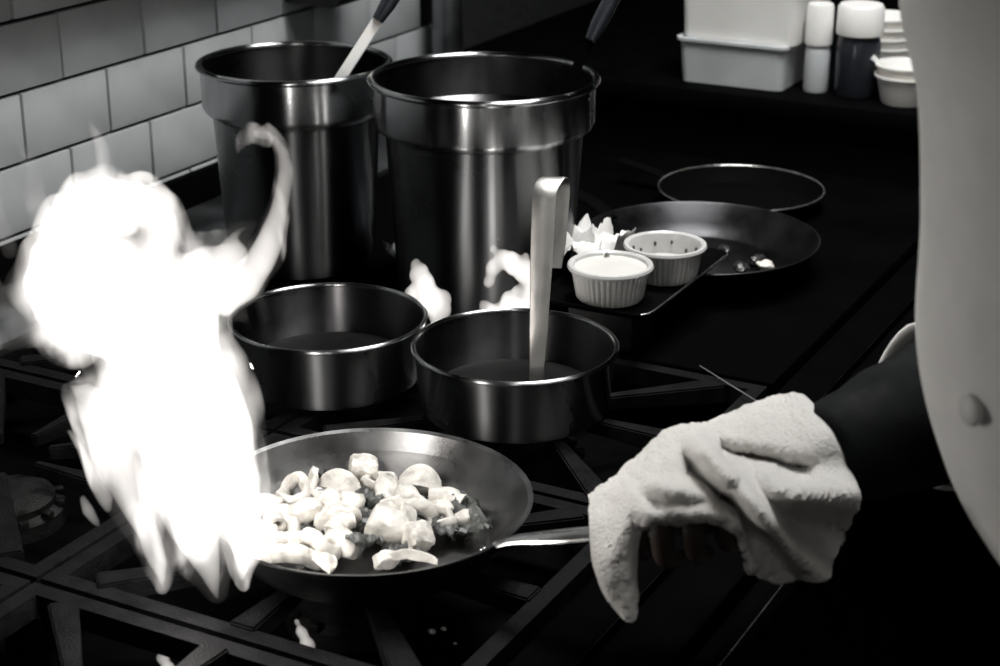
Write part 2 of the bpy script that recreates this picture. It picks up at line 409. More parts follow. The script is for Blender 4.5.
ld = thing('ladle', 'ladle with a dark handle leaning in the nearer tall pot', 'ladle', (-.80, 1.55, 1.066))
b0 = Vector((-.80, 1.55, 1.066))
S = Vector((-.7502, 1.552, 1.152)) - b0; T = Vector((-.722, 1.61, 1.248)) - b0
strap([S.lerp(T, -.75), S.lerp(T, -.3), S, S.lerp(T, .4)], .010, .0025, side, 'handle', 'rail', ld)
link('grip', sweep([S.lerp(T, .41), S.lerp(T, .55), S.lerp(T, .9), T], [.006, .0085, .0085, .007], None, 12), 'dark_plastic', ld)
link('bowl', bowl_mesh(.03), 'matte_steel', ld, (-.01, -.02, .004))

# ------------------------------------------------------------------ frying pan with food
FP = Vector((-.6426, .9936, .9195))
fp = thing('frying_pan', 'steel frying pan of sizzling pale food beside the flame', 'pan', FP)
h = .0415; r = .1238
out_ = [(0, 0), (.088, 0), (.093, .002), (.100, .009), (.112, .025), (r - .003, h - .001), (r, h)]
in_ = [(r, h + .0012), (r - .004, h), (.1095, .0245), (.098, .0105), (.092, .0042), (.088, .003), (0, .003)]
link('outer_wall', lathe(out_ + [(r - .001, h + .0004), (.110, .0247), (.0985, .0098), (.0915, .0030), (.087, .0020), (0, .0020)], 96), 'pan_out', fp)
link('cooking_surface', lathe(in_ + [(0, .0022), (.0895, .0022), (.0975, .0097), (.109, .0247), (r - .0012, h + .0003)], 96, closed=False), 'pan_steel', fp)
hp = spline([(.112, -.016, .029), (.128, -.020, .044), (.16, -.021, .056), (.21, -.017, .071), (.27, -.010, .089), (.305, -.006, .096)], 6)
n = len(hp)
hw = [.0105 - .004 * math.sin(math.pi * min(1, i / (n * .45))) + .003 * i / n for i in range(n)]
hd = link('handle', sweep(hp, hw, [.0042] * n, 14, up=(0, 0, 1)), 'handle_steel', fp)
for dy in (-.026, -.008):
    link('rivet', lathe([(0, .004), (.003, .0035), (.0045, .001), (.0045, 0), (0, 0)], 16), 'handle_steel', hd, (.104, dy, .0245), (0, R(-58), 0))

def ringpiece(R0, r0, seed, arc=2 * math.pi, flat=.75):
    bm = bmesh.new(); n_ = 26; s_ = 10; rings = []
    full = arc > 6.2
    for i in range(n_ + (0 if full else 1)):
        a = arc * i / n_
        rr = R0 * (1 + .16 * math.sin(2 * a + seed) + .06 * math.sin(5 * a + seed * 2))
        tap = 1 if full else .35 + .65 * math.sin(math.pi * min(1, max(0, i / n_)) * .9 + .15)
        c = Vector((rr * math.cos(a), rr * .86 * math.sin(a), .003 * math.sin(2 * a + seed * 1.3)))
        ring = []
        for k in range(s_):
            b = 2 * math.pi * k / s_; q = r0 * tap * (1 + .14 * noise.noise(Vector((a * 2, b, seed))))
            ring.append(bm.verts.new(c + Vector((math.cos(a), math.sin(a), 0)) * q * .7 * math.cos(b) + Vector((0, 0, 1)) * q * 1.25 * flat * 1.2 * math.sin(b)))
        rings.append(ring)
    m_ = len(rings)
    for i in range(m_ if full else m_ - 1):
        a, b = rings[i], rings[(i + 1) % m_]
        for k in range(s_): bm.faces.new((a[k], a[(k + 1) % s_], b[(k + 1) % s_], b[k]))
    if not full: bm.faces.new(rings[0][::-1]); bm.faces.new(rings[-1])
    return mesh(bm)
def slicepiece(a, b, th, seed, curl=.35):
    """curved half-moon slice"""
    bm = bmesh.new(); nu, nv = 14, 8; top, bot = [], []
    for i in range(nu + 1):
        u = -1 + 2 * i / nu
        for L_, s in ((top, 1), (bot, -1)):
            row = []
            for j in range(nv + 1):
                v = j / nv; y = b * (v * math.sqrt(max(0, 1 - u * u)) - .35)
                z = curl * a * (1 - u * u) * .6 + .3 * b * v * v * curl + s * th / 2 * (1 - .6 * abs(u) ** 3) * (1 - .4 * v ** 4) + .0012 * noise.noise(Vector((u * 3, v * 3, seed)))
                row.append(bm.verts.new((a * u, y, z)))
            L_.append(row)
    for i in range(nu):
        for j in range(nv):
            bm.faces.new((top[i][j], top[i + 1][j], top[i + 1][j + 1], top[i][j + 1]))
            bm.faces.new((bot[i][j], bot[i][j + 1], bot[i + 1][j + 1], bot[i + 1][j]))
    for i in range(nu):
        bm.faces.new((top[i][0], bot[i][0], bot[i + 1][0], top[i + 1][0])); bm.faces.new((top[i][nv], top[i + 1][nv], bot[i + 1][nv], bot[i][nv]))
    for j in range(nv):
        bm.faces.new((top[0][j], top[0][j + 1], bot[0][j + 1], bot[0][j])); bm.faces.new((top[nu][j], bot[nu][j], bot[nu][j + 1], top[nu][j + 1]))
    bmesh.ops.remove_doubles(bm, verts=bm.verts, dist=1e-5)
    return mesh(bm)
def leafpiece(s, seed):
    bm = bmesh.new(); n_ = 12; g, g2 = [], []
    for i in range(n_ + 1):
        r_, r2 = [], []
        for j in range(n_ + 1):
            u, v = -1 + 2 * i / n_, -1 + 2 * j / n_
            k = math.sqrt(max(.02, 1 - .5 * v * v)); q = Vector((u * 1.7, v * 1.7, seed))
            z = .55 * s * noise.noise(q) + .28 * s * noise.noise(q * 2.6)
            p = Vector((u * s * k * (1 + .2 * noise.noise(q * 1.5)), v * s * .8 * math.sqrt(max(.02, 1 - .5 * u * u)), z))
            r_.append(bm.verts.new(p)); r2.append(bm.verts.new(p - Vector((0, 0, .0012))))
        g.append(r_); g2.append(r2)
    for i in range(n_):
        for j in range(n_):
            bm.faces.new((g[i][j], g[i + 1][j], g[i + 1][j + 1], g[i][j + 1])); bm.faces.new((g2[i][j], g2[i][j + 1], g2[i + 1][j + 1], g2[i + 1][j]))
    for i in range(n_):
        bm.faces.new((g[i][0], g2[i][0], g2[i + 1][0], g[i + 1][0])); bm.faces.new((g[i][n_], g[i + 1][n_], g2[i + 1][n_], g2[i][n_]))
        bm.faces.new((g[0][i], g[0][i + 1], g2[0][i + 1], g2[0][i])); bm.faces.new((g[n_][i], g2[n_][i], g2[n_][i + 1], g[n_][i + 1]))
    return mesh(bm)
def tubepiece(L, r0, seed):
    pts = spline([(-L / 2, 0, 0), (0, .002, .0015), (L / 2, 0, 0)], 6); bm = bmesh.new()
    n_ = len(pts); s_ = 16; fr = frames(pts); O, I_ = [], []
    for i, (p, t, u, v) in enumerate(fr):
        q = 1 + .06 * math.sin(i + seed)
        O.append([bm.verts.new(p + (u * math.cos(2 * math.pi * k / s_) + v * .85 * math.sin(2 * math.pi * k / s_)) * r0 * q) for k in range(s_)])
        I_.append([bm.verts.new(p + (u * math.cos(2 * math.pi * k / s_) + v * .85 * math.sin(2 * math.pi * k / s_)) * r0 * .55) for k in range(s_)])
    for k in range(s_):
        k2 = (k + 1) % s_
        for i in range(n_ - 1):
            bm.faces.new((O[i][k], O[i][k2], O[i + 1][k2], O[i + 1][k])); bm.faces.new((I_[i][k], I_[i + 1][k], I_[i + 1][k2], I_[i][k2]))
        bm.faces.new((O[0][k], I_[0][k], I_[0][k2], O[0][k2])); bm.faces.new((O[-1][k], O[-1][k2], I_[-1][k2], I_[-1][k]))
    return mesh(bm)
# kind, x, y, z above the pan floor, rotation (x, y, z in degrees), size, label
FOOD = [
 ('chunk', -.694, 1.068, .018, (20, 8, 35), (.0125, .012, .011), 'seared cube of pale meat at the far side of the frying pan'),
 ('leaf', -.716, 1.062, .014, (15, 0, 10), .014, 'speckled dark leaf left of the seared cube in the frying pan'),
 ('slice', -.697, 1.040, .016, (50, 10, 10), (.017, .016, .007), 'curved pale slice below the seared cube in the frying pan'),
 ('slice', -.718, 1.034, .016, (60, -20, -50), (.014, .016, .007), 'upright pale slice with a dark edge near the flame'),
 ('ring', -.726, 1.016, .014, (25, -10, 0), (.011, .0055), 'pale curled ring beside the upright slice near the flame'),
 ('lump', -.663, 1.052, .013, (0, 12, -55), (.017, .009, .008), 'long pale strip right of the curved slice in the frying pan'),
 ('slice', -.645, 1.072, .015, (38, 18, 40), (.017, .018, .013), 'domed pale piece standing at the far right of the pan'),
 ('tube', -.615, 1.062, .012, (0, 8, 15), (.024, .0085), 'short pale tube with an open end at the right of the pan'),
 ('ring', -.624, 1.034, .016, (-25, 20, 20), (.0115, .0055), 'pale shell-like curl with a dark hollow at the pan centre right'),
 ('ring', -.669, .991, .019, (-15, 0, 60), (.0115, .005), 'pale ring around a small round piece in the pan centre'),
 ('lump', -.669, .992, .021, (0, 0, 0), (.0075, .006, .006), 'small round pale piece inside a ring in the pan centre'),
 ('chunk', -.626, .994, .018, (10, 20, 20), (.016, .013, .012), 'largest smooth pale chunk in the middle of the pan'),
 ('chunk', -.600, .994, .016, (35, 12, 60), (.011, .011, .010), 'sharp-edged pale cube right of the largest chunk'),
 ('ring', -.668, .936, .014, (-8, 6, 10), (.0145, .006), 'largest pale ring at the front left of the pan'),
 ('slice', -.706, .972, .014, (30, 10, 80), (.015, .014, .007), 'pale slice beside the flame at the left of the pan'),
 ('lump', -.694, .984, .020, (10, -15, 40), (.013, .009, .008), 'rounded pale piece on top of the heap near the flame'),
 ('leaf', -.631, .968, .020, (-20, 10, 50), .013, 'crumpled dark leaf in front of the largest chunk'),
 ('lump', -.645, .962, .014, (0, 10, -30), (.016, .009, .008), 'pale strip at the front of the heap'),
 ('slice', -.588, .964, .013, (-25, 0, 20), (.018, .010, .006), 'flat pale slice at the front right edge of the pan'),
 ('leaf', -.580, 1.034, .012, (10, -12, 0), .017, 'dark ragged leaf at the far right of the food'),
 ('leaf', -.594, 1.016, .015, (-10, 14, 70), .014, 'dark leaf behind the sharp-edged cube'),
 ('leaf', -.668, 1.034, .017, (12, 10, 100), .012, 'dark leaf below the long pale strip'),
 ('leaf', -.603, .974, .011, (0, 0, 30), .012, 'dark scrap of leaf under the sharp-edged cube'),
 ('slice', -.647, .934, .011, (-20, 12, -15), (.014, .013, .006), 'pale slice right of the largest ring at the pan front'),
 ('ring', -.692, .948, .016, (-10, -12, 30), (.012, .0055), 'pale ring beside the flame at the front of the pan'),
 ('lump', -.731, .984, .015, (0, 0, 20), (.013, .010, .008), 'pale piece nearest the flame, far left of the pan'),
 ('ring', -.711, .948, .013, (8, -10, 0), (.011, .005), 'small pale ring in the glare of the flame'),
 ('lump', -.689, .926, .012, (0, 0, -20), (.012, .008, .007), 'pale scrap at the front left rim of the pan'),
 ('lump', -.673, 1.014, .018, (8, 8, 10), (.012, .009, .008), 'pale lump behind the ring in the pan centre'),
 ('ring', -.640, 1.028, .014, (10, 20, 40), (.009, .0045), 'small curl between the strip and the shell-like curl'),
 ('slice', -.697, 1.010, .016, (28, -8, 160), (.013, .013, .006), 'pale slice in the left of the heap'),
 ('tube', -.655, .976, .020, (0, -12, 70), (.018, .007), 'short pale tube lying across the heap front'),
 ('lump', -.612, 1.050, .010, (0, 0, 30), (.011, .008, .007), 'pale crumbly piece behind the shell-like curl'),
 ('leaf', -.640, 1.008, .012, (5, 0, 0), .013, 'dark leaf between the ring and the largest chunk'),
 ('leaf', -.687, .964, .011, (5, 0, 40), .012, 'dark leaf below the front left rings'),
]
FOOD += [
 ('ring', -.676, 1.062, .012, (30, 0, 70), (.010, .0048), 'small pale ring between the seared cube and the speckled leaf'),
 ('tube', -.640, 1.046, .014, (10, 20, -30), (.020, .0075), 'short pale tube behind the shell-like curl'),
 ('lump', -.588, 1.046, .010, (0, 10, 80), (.010, .007, .006), 'small pale piece half under the far right leaf'),
 ('ring', -.655, .948, .018, (-30, 10, 0), (.0105, .005), 'pale ring resting against the front strip'),
 ('chunk', -.684, 1.002, .022, (20, 30, 10), (.009, .009, .008), 'small seared cube on top of the heap near the flame'),
 ('slice', -.620, 1.012, .020, (40, -10, 120), (.012, .012, .006), 'pale slice leaning on the back of the largest chunk'),
 ('lump', -.606, .958, .012, (0, 0, 60), (.009, .007, .006), 'small pale crumbly piece at the front rim left of the flat slice'),
 ('ring', -.602, 1.030, .012, (15, -15, 20), (.0095, .0045), 'small pale curl among the leaves at the right'),
 ('tube', -.702, .958, .020, (5, 12, 130), (.018, .007), 'short pale tube on the heap in the glare of the flame')]
for i_, (x_, y_) in enumerate([(-.655, 1.04), (-.63, 1.015), (-.61, 1.03), (-.68, 1.05), (-.70, 1.02), (-.655, 1.005), (-.612, .985), (-.66, .955), (-.60, 1.06), (-.63, 1.065)]):  # extra leaves added to darken the gaps between the pale pieces
    FOOD.append(('leaf', x_, y_, .006 + .004 * (i_ % 3), (8 * (i_ % 3) - 8, 10 * (i_ % 2), 47 * i_), .0135, 'dark wilted leaf scrap tucked under the pale pieces to darken the gaps'))
GR = 'pieces of food frying in the pan'
for i, (kind, x, y, z, rot, sz, lab) in enumerate(FOOD):
    if kind == 'chunk': me = lump(sz, i, .12, 1.3, 3, .75); m = 'seared'
    elif kind == 'lump': me = lump(sz, i, .22, 1.5, 3, .15); m = 'food'
    elif kind == 'ring': me = ringpiece(sz[0], sz[1], i); m = 'food'
    elif kind == 'slice': me = slicepiece(sz[0], sz[1], sz[2], i); m = 'food'
    elif kind == 'tube': me = tubepiece(sz[0], sz[1], i); m = 'food'
    else: me = leafpiece(sz, i); m = 'green'
    if kind == 'chunk' and sz[0] > .015: m = 'food'
    nm = {'chunk': 'meat_cube', 'lump': 'food_piece', 'ring': 'squid_ring', 'slice': 'food_slice', 'tube': 'squid_tube', 'leaf': 'leaf_scrap'}[kind]
    o = link(nm, me, m, None, (x, y, FP.z + .004 + z * .9), tuple(R(a) for a in rot)); o.scale = (1.12,) * 3
    tag(o, lab, 'food', 'leaf scraps added under the food to darken the gaps' if lab.startswith('dark wilted leaf scrap tucked') else GR)

for i_, (x_, y_, r_, lab) in enumerate([(-.5946, 1.0034, .0035, 'larger pale crumb below the frying pan in the drip tray'), (-.5890, 1.0115, .0025, 'small pale crumb beside the larger crumb below the frying pan'), (-.526, 1.0285, .0018, 'lone tiny crumb in the drip tray right of the others'), (-.571, .9977, .0015, 'tiny crumb nearest the front edge of the drip tray')]):
    tag(link('glint', lump((r_, r_ * .8, r_ * .6), i_ + 70, .3, 1.6, 2), 'food', None, (x_, y_, .8522 + r_ * .5)), lab, 'glint', 'oil glints in the drip tray')  # pale lumps standing in for glints of oil on the tray
# ------------------------------------------------------------------ skillet, shallow pan, tray and ramekins at the rear
SK = Vector((-.6688, 1.7186, .9185))
sk = thing('skillet', 'wide dark skillet with scraps behind the two ramekins', 'pan', SK)
r = .130; h = .037
link('body', lathe([(0, 0), (.098, 0), (.104, .003), (.118, .018), (r, h), (r - .001, h + .0015), (r - .003, h), (.115, .0185), (.102, .005), (.097, .003), (0, .003)], 96), 'skillet', sk)
ring = [(r + .0016 * math.cos(2 * math.pi * i / 10), h + .0016 * math.sin(2 * math.pi * i / 10)) for i in range(10)]
link('rim', lathe(ring, 96, closed=True), 'skillet', sk)
hp = spline([(-.121, .03, .03), (-.145, .04, .043), (-.21, .06, .055)], 6)
link('handle', sweep(hp, .011, .004, 12, up=(0, 0, 1)), 'enamel', sk)
for i, (x, y, s, m, lab) in enumerate([(-.744, 1.757, .017, 'scrap', 'large charred scrap at the back left of the skillet'), (-.722, 1.772, .012, 'scrap', 'charred scrap behind the empty ramekin'),
        (-.618, 1.712, .012, 'scrap', 'glossy dark scrap at the right front of the skillet'), (-.598, 1.738, .010, 'seared', 'pale browned scrap at the right of the skillet'), (-.612, 1.752, .010, 'scrap', 'small dark scrap behind the pale one in the skillet'),
        (-.66, 1.77, .009, 'scrap', 'small charred scrap at the back of the skillet')]):
    o = link('food_scrap', lump((s, s * .8, s * .6), 40 + i, .35, 1.8, 3), m, None, (x, y, SK.z + .0035 + s * .5), (0, 0, i)); tag(o, lab, 'food', 'scraps in the skillet')
sp_ = thing('shallow_pan', 'small shallow pan at the back edge of the flat top', 'pan', (-.715, 1.968, .9185))
link('body', lathe([(0, 0), (.082, 0), (.09, .004), (.1, .02), (.102, .0215), (.1, .0225), (.088, .0055), (.08, .003), (0, .003)], 80), 'enamel', sp_)
link('rim', lathe([(.1012 + .0016 * math.cos(2 * math.pi * i / 10), .0222 + .0016 * math.sin(2 * math.pi * i / 10)) for i in range(10)], 80, closed=True), 'handle_steel', sp_)
link('handle', sweep(spline([(-.097, .01, .015), (-.12, .015, .022), (-.17, .02, .03)], 5), .009, .0035, 12, up=(0, 0, 1)), 'enamel', sp_)

TR = Vector((-.732, 1.433, .9585)); tilt = 0
tr = thing('serving_tray', 'thin dark tray under the two ramekins, one end on the skillet', 'tray', TR, (tilt, 0, 0))
def tray_mesh(x0, x1, y0, y1, hh, rad):
    bm = bmesh.new(); loops = []
    def loop(inset, z):
        pts = []
        for cx, cy, a0 in ((x1 - rad, y1 - rad, 0), (x0 + rad, y1 - rad, 90), (x0 + rad, y0 + rad, 180), (x1 - rad, y0 + rad, 270)):
            for k in range(7):
                a = R(a0 + 15 * k); pts.append(bm.verts.new((cx + (rad - inset) * math.cos(a), cy + (rad - inset) * math.sin(a), z)))
        return pts
    L = [loop(.007, 0), loop(.004, .0015), loop(0, hh), loop(.0, hh + .0015), loop(.002, hh + .0012), loop(.006, .003), loop(.009, .0015)]
    for a, b in zip(L, L[1:]):
        for k in range(len(a)): bm.faces.new((a[k], a[(k + 1) % len(a)], b[(k + 1) % len(a)], b[k]))
    bm.faces.new(L[0][::-1]); bm.faces.new(L[-1])
    return mesh(bm)
link('tray_body', tray_mesh(0.0, .124, 0, .225, .006, .018), 'enamel', tr)
link('tray_rim', sweep([(.117, .002, .0076), (.1225, .008, .0076), (.1242, .018, .0078), (.1245, .08, .0078), (.1245, .206, .0078), (.1238, .212, .0078)], [.0008, .0013, .0015, .0016, .0015, .0008], None, 8), 'handle_steel', tr)
def ramekin(label, loc, cream):
    t = thing('ramekin', label, 'ramekin', loc, (tilt, 0, 0), group='ramekins on the tray')
    bm = bmesh.new(); seg = 120; rings = []
    prof = [(.0, 0, 0), (.030, 0, 0), (.0325, .001, 0), (.034, .004, 1), (.0385, .030, 1), (.040, .033, 0), (.0435, .0335, 0), (.0445, .036, 0), (.0435, .0385, 0), (.041, .039, 0), (.0385, .0375, 0), (.037, .033, 0), (.0325, .006, 0), (.029, .004, 0), (0, .004, 0)]
    for r_, z, fl in prof:
        if r_ == 0: rings.append([bm.verts.new((0, 0, z))]); continue
        rings.append([bm.verts.new(((r_ + (fl * .0011 * (1 if k % 3 else -1))) * math.cos(2 * math.pi * k / seg), (r_ + fl * .0011 * (1 if k % 3 else -1)) * math.sin(2 * math.pi * k / seg), z)) for k in range(seg)])
    for a, b in zip(rings, rings[1:]):
        for k in range(seg):
            k2 = (k + 1) % seg
            if len(a) == 1: bm.faces.new((a[0], b[k], b[k2]))
            elif len(b) == 1: bm.faces.new((a[k], b[0], a[k2]))
            else: bm.faces.new((a[k], b[k], b[k2], a[k2]))
    t.scale = (.95,) * 3
    link('dish', mesh(bm), 'ceramic', t)
    if cream:
        link('cream', lathe([(0, .0355), (.02, .035), (.034, .034), (.0375, .0345), (.0365, .031), (0, .03)], 48), 'cream', t)
    else:
        link('cream', lathe([(0, .012), (.02, .012), (.031, .0135), (.0335, .0165), (.033, .009), (0, .008)], 48), 'cream', t)
        for k in range(12):
            a = k * .52 + .2; rr = .0355 + .0006 * (k % 2)
            o = link('herb_fleck', lump((.0018, .0012, .0028), k, .3, 2, 1), 'herb', t, ((rr - .0012) * math.cos(a), (rr - .0012) * math.sin(a), .026 + .004 * math.sin(k * 2.3)))
    return t
def on_tray(x, y): return TR + Matrix.Rotation(tilt, 3, 'X') @ Vector((x, y, .0017))
ramekin('fluted white ramekin filled to the brim with white sauce', on_tray(.065, .045), True)
ramekin('white ramekin, nearly empty, herb flecks around the inside', on_tray(.087, .129), False)
# crumpled napkin on the tray
def crumple(sx, sy, amp, seed, th=.0008, n_=26, f=3):
    bm = bmesh.new(); T_, B_ = [], []
    for i in range(n_ + 1):
        a, b = [], []
        for j in range(n_ + 1):
            u, v = i / n_ - .5, j / n_ - .5
            q = Vector((u * f, v * f, seed)); z = amp * (1 - abs(noise.noise(q)) * 2.2) + amp * .5 * abs(noise.noise(q * 2.3 + Vector((3, 1, 2))))
            p = Vector((u * sx + amp * .5 * noise.noise(q + Vector((7, 0, 0))), v * sy + amp * .5 * noise.noise(q + Vector((0, 7, 0))), max(.0012, z)))
            a.append(bm.verts.new(p)); b.append(bm.verts.new(p - Vector((0, 0, th))))
        T_.append(a); B_.append(b)
    for i in range(n_):
        for j in range(n_):
            bm.faces.new((T_[i][j], T_[i + 1][j], T_[i + 1][j + 1], T_[i][j + 1])); bm.faces.new((B_[i][j], B_[i][j + 1], B_[i + 1][j + 1], B_[i + 1][j]))
    for i in range(n_):
        bm.faces.new((T_[i][0], B_[i][0], B_[i + 1][0], T_[i + 1][0])); bm.faces.new((T_[i][n_], T_[i + 1][n_], B_[i + 1][n_], B_[i][n_]))
        bm.faces.new((T_[0][i], T_[0][i + 1], B_[0][i + 1], B_[0][i])); bm.faces.new((T_[n_][i], B_[n_][i], B_[n_][i + 1], T_[n_][i + 1]))
    return mesh(bm)
o = link('paper_napkin', crumple(.055, .085, .040, 4.2, f=1.9), 'paper', None, on_tray(.016, .108), (tilt, 0, R(4)))
tv = link('trivet', boxm(-.70, -.63, 1.45, 1.50, .9187, .958, .004), 'iron'); tag(tv, 'black iron trivet propping the near end of the tray', 'trivet')
tag(o, 'crumpled white paper napkin behind the filled ramekin', 'napkin')
o = link('foil_sheet', crumple(.05, .20, .03, 1.3, f=4), 'foil', None, (-.9555, 1.655, .9192), (0, 0, R(5)))
tag(o, 'crumpled foil lying between the two tall pots', 'foil')
o = link('skewer', sweep([(-.5575, 1.4465, .9212), (-.505, 1.409, .9212), (-.458, 1.3758, .9212)], [.0005, .0008, .0008], None, 8), 'ledge_steel')
tag(o, 'thin steel skewer lying at the range front beside the towel', 'skewer')

# ------------------------------------------------------------------ counter at the end of the range with containers
ct = thing('prep_counter', 'dark raised counter at the end of the range', 'counter', (-.6, 2.6, 0))
link('worktop', boxm(-.68, .7, -.405, .4, .975, 1.0, .003), 'enamel', ct)
link('cabinet', boxm(-.66, .68, -.385, .38, .0, .974, .003), 'enamel', ct)
def bin_mesh(wx, wy, hh, taper=.9, wall=.003, rad=.012):
    bm = bmesh.new()
    def loop(w_, d_, z, rr):
        pts = []
        for cx, cy, a0 in ((w_ - rr, d_ - rr, 0), (-w_ + rr, d_ - rr, 90), (-w_ + rr, -d_ + rr, 180), (w_ - rr, -d_ + rr, 270)):
            for k in range(6):
                a = R(a0 + 18 * k); pts.append(bm.verts.new((cx + rr * math.cos(a), cy + rr * math.sin(a), z)))
        return pts
    W, D = wx / 2, wy / 2
    L = [loop(W * taper, D * taper, 0, rad), loop(W, D, hh * .93, rad), loop(W + .004, D + .004, hh * .93, rad), loop(W + .004, D + .004, hh, rad), loop(W - wall, D - wall, hh, rad * .8), loop(W * taper - wall, D * taper - wall, wall, rad * .8)]
    for a, b in zip(L, L[1:]):
        for k in range(len(a)): bm.faces.new((a[k], a[(k + 1) % len(a)], b[(k + 1) % len(a)], b[k]))
    bm.faces.new(L[0][::-1]); bm.faces.new(L[-1])
    return mesh(bm)
c1 = thing('storage_container', 'cloudy plastic container, the lower one of the stack on the counter', 'container', (-.835, 2.305, 1.0005))
link('bin', bin_mesh(.155, .15, .062, .95), 'plastic', c1)
link('contents', boxm(-.065, .065, -.062, .062, .004, .04, .01), 'matte_food' if 'matte_food' in M else 'plastic', c1)
c2 = thing('storage_container', 'white plastic container stacked on top of the cloudy one', 'container', (-.828, 2.31, 1.0628))
link('bin', bin_mesh(.168, .158, .085, .96), 'white_plastic', c2)
link('lid', boxm(-.09, .09, -.085, .085, .0855, .094, .004), 'white_plastic', c2)
def bottle(name, label, loc, r, h, lid_h, m, ml, sx=1):
    t = thing(name, label, 'bottle', loc)
    link('bottle_body', lathe([(0, 0), (r * .92, 0), (r, .004), (r, h - .012), (r * .93, h - .004), (r * .85, h), (0, h)], 40), m, t)
    link('cap', lathe([(0, h + .0005), (r * 1.06, h + .0005), (r * 1.08, h + .004), (r * 1.05, h + lid_h - .004), (r * .95, h + lid_h), (0, h + lid_h)], 40), ml, t)
bottle('squeeze_bottle', 'slim pale squeeze bottle between the containers and the dark jar', (-.7225, 2.262, 1.0005), .017, .064, .055, 'plastic', 'white_plastic')
bottle('jar', 'dark jar with a white lid beside the plastic containers', (-.667, 2.262, 1.0005), .029, .083, .040, 'dark_plastic', 'white_plastic')
cup_me = lathe([(a_ * 1.35, b_ * 1.35) for a_, b_ in [(0, 0), (.0215, 0), (.0225, .002), (.0285, .026), (.0305, .0265), (.0305, .0285), (.028, .0285), (.0215, .0035), (0, .003)]], 40)
cup_me.materials.append(M['white_plastic'])
stacks = [(-.598, 2.252, 2, 'nearest stack of portion cups'), (-.560, 2.345, 4, 'stack of portion cups behind the nearest stack'), (-.660, 2.36, 5, 'stack of portion cups behind the dark jar')]
for x, y, n_, lab in stacks:
    for k in range(n_):
        pos = ['bottom', 'second', 'third', 'fourth', 'fifth'][k]
        o = link('portion_cup', cup_me, None, None, (x + random.uniform(-.001, .001), y, 1.0005 + k * (.0135)))
        tag(o, 'small pale cup, %s of the %s' % (pos if k else 'lowest', lab), 'cup', 'stacked portion cups')
s = thing('spoon', 'steel spoon with its handle sticking out of the portion cups', 'spoon', (-.600, 2.252, 1.0265))
strap([(.008, .004, .0), (-.012, -.006, .011), (-.028, -.012, .023), (-.040, -.016, .034)], [.006, .004, .005, .007], .0018, (.3, .3, 1), 'handle', 'white_plastic', s)
link('bowl', lump((.011, .007, .003), 3, .05, 1, 2), 'handle_steel', s, (.008, .003, .001))

# things on and before the far wall
bx_ = thing('control_box', 'dark box fixed to the tiled wall behind the tall pots', 'box', (-1.255, 1.905, 1.135))
link('housing', boxm(-.048, .03, -.055, .06, 0, .22, .005), 'box', bx_)
link('cover_plate', boxm(.0305, .034, -.045, .05, .01, .21, .001), 'box', bx_)
ps = thing('steel_post', 'dim vertical steel post behind the tall pots', 'post', (-1.255, 2.19, .9255))
link('tube', sweep([(0, 0, .012), (0, 0, 1.284)], .022, None, 24), 'ledge_steel', ps)
link('foot_plate', boxm(-.035, .035, -.024, .024, .0, .012, .002), 'ledge_steel', ps)
pn = thing('steel_cabinet', 'dim steel cabinet against the wall beyond the range', 'cabinet', (-1.06, 3.35, 0))
link('cabinet_body', boxm(-.24, .24, -.3, .3, 0, 1.75, .004), 'ledge_steel', pn)
dr = link('cabinet_door', boxm(-.228, .228, -.318, -.3005, .05, 1.7, .003), 'darkwall', pn)
link('door_handle', sweep([(.19, -.318, 1.0), (.19, -.34, 1.0), (.19, -.34, 1.2), (.19, -.318, 1.2)], .006, None, 10), 'ledge_steel', dr)
for (x, y) in ((-.36, 1.25), (.5, -.9), (-.55, 2.1)):
    lt = thing('ceiling_lamp', {-.36: 'long ceiling lamp above the cook', .5: 'long ceiling lamp behind the camera', -.55: 'long ceiling lamp above the prep counter'}[x], 'lamp', (x, y, 2.595))
    link('housing', boxm(-.15, .15, -.62, .62, .001, .024, .004), 'white_plastic', lt)
hd_ = thing('range_hood', 'dark extractor hood above the range', 'hood', (-1.0, 1.4, 2.2))
link('canopy', boxm(-.31, .40, -1.1, .9, .012, .36, .006), 'rail', hd_)
link('fill_light_housing', boxm(.2, .36, .08, .48, .0, .0115, .003), 'rail', hd_)  # housing for the added fill light

# ------------------------------------------------------------------ the cook
pe = thing('person', 'person in a white buttoned jacket holding the pan handle through a towel', 'person', (0.0, 1.03, 0))
O = Vector((0.0, 1.03, 0))
def skin_mesh(name, nodes, edges, m, parent, sub=2, root=0, offset=O):
    me = bpy.data.meshes.new('m'); me.from_pydata([tuple(Vector(p) - offset) for p, r_ in nodes], edges, [])
    o = link(name, me, m, parent)
    mod = o.modifiers.new('s', 'SKIN'); mod.use_smooth_shade = True; mod.branch_smoothing = .4
    sv = o.data.skin_vertices[0].data
    for i, (p, r_) in enumerate(nodes):
        sv[i].radius = (r_, r_) if not isinstance(r_, tuple) else r_
        sv[i].use_root = (i == root)
    s2 = o.modifiers.new('d', 'SUBSURF'); s2.levels = sub; s2.render_levels = sub
    dg = bpy.context.evaluated_depsgraph_get(); dg.update()
    nm = bpy.data.meshes.new_from_object(o.evaluated_get(dg)); o.modifiers.clear(); o.data = nm
    nm.materials.clear(); nm.materials.append(m if not isinstance(m, str) else M[m])
    for p in nm.polygons: p.use_smooth = True
    return o
ELB = Vector((-.205, 1.225, 1.07)); WR = Vector((-.300, 1.030, 1.055)); PALM = Vector((-.365, .995, 1.045))
SHR = Vector((-.15, 1.225, 1.40))
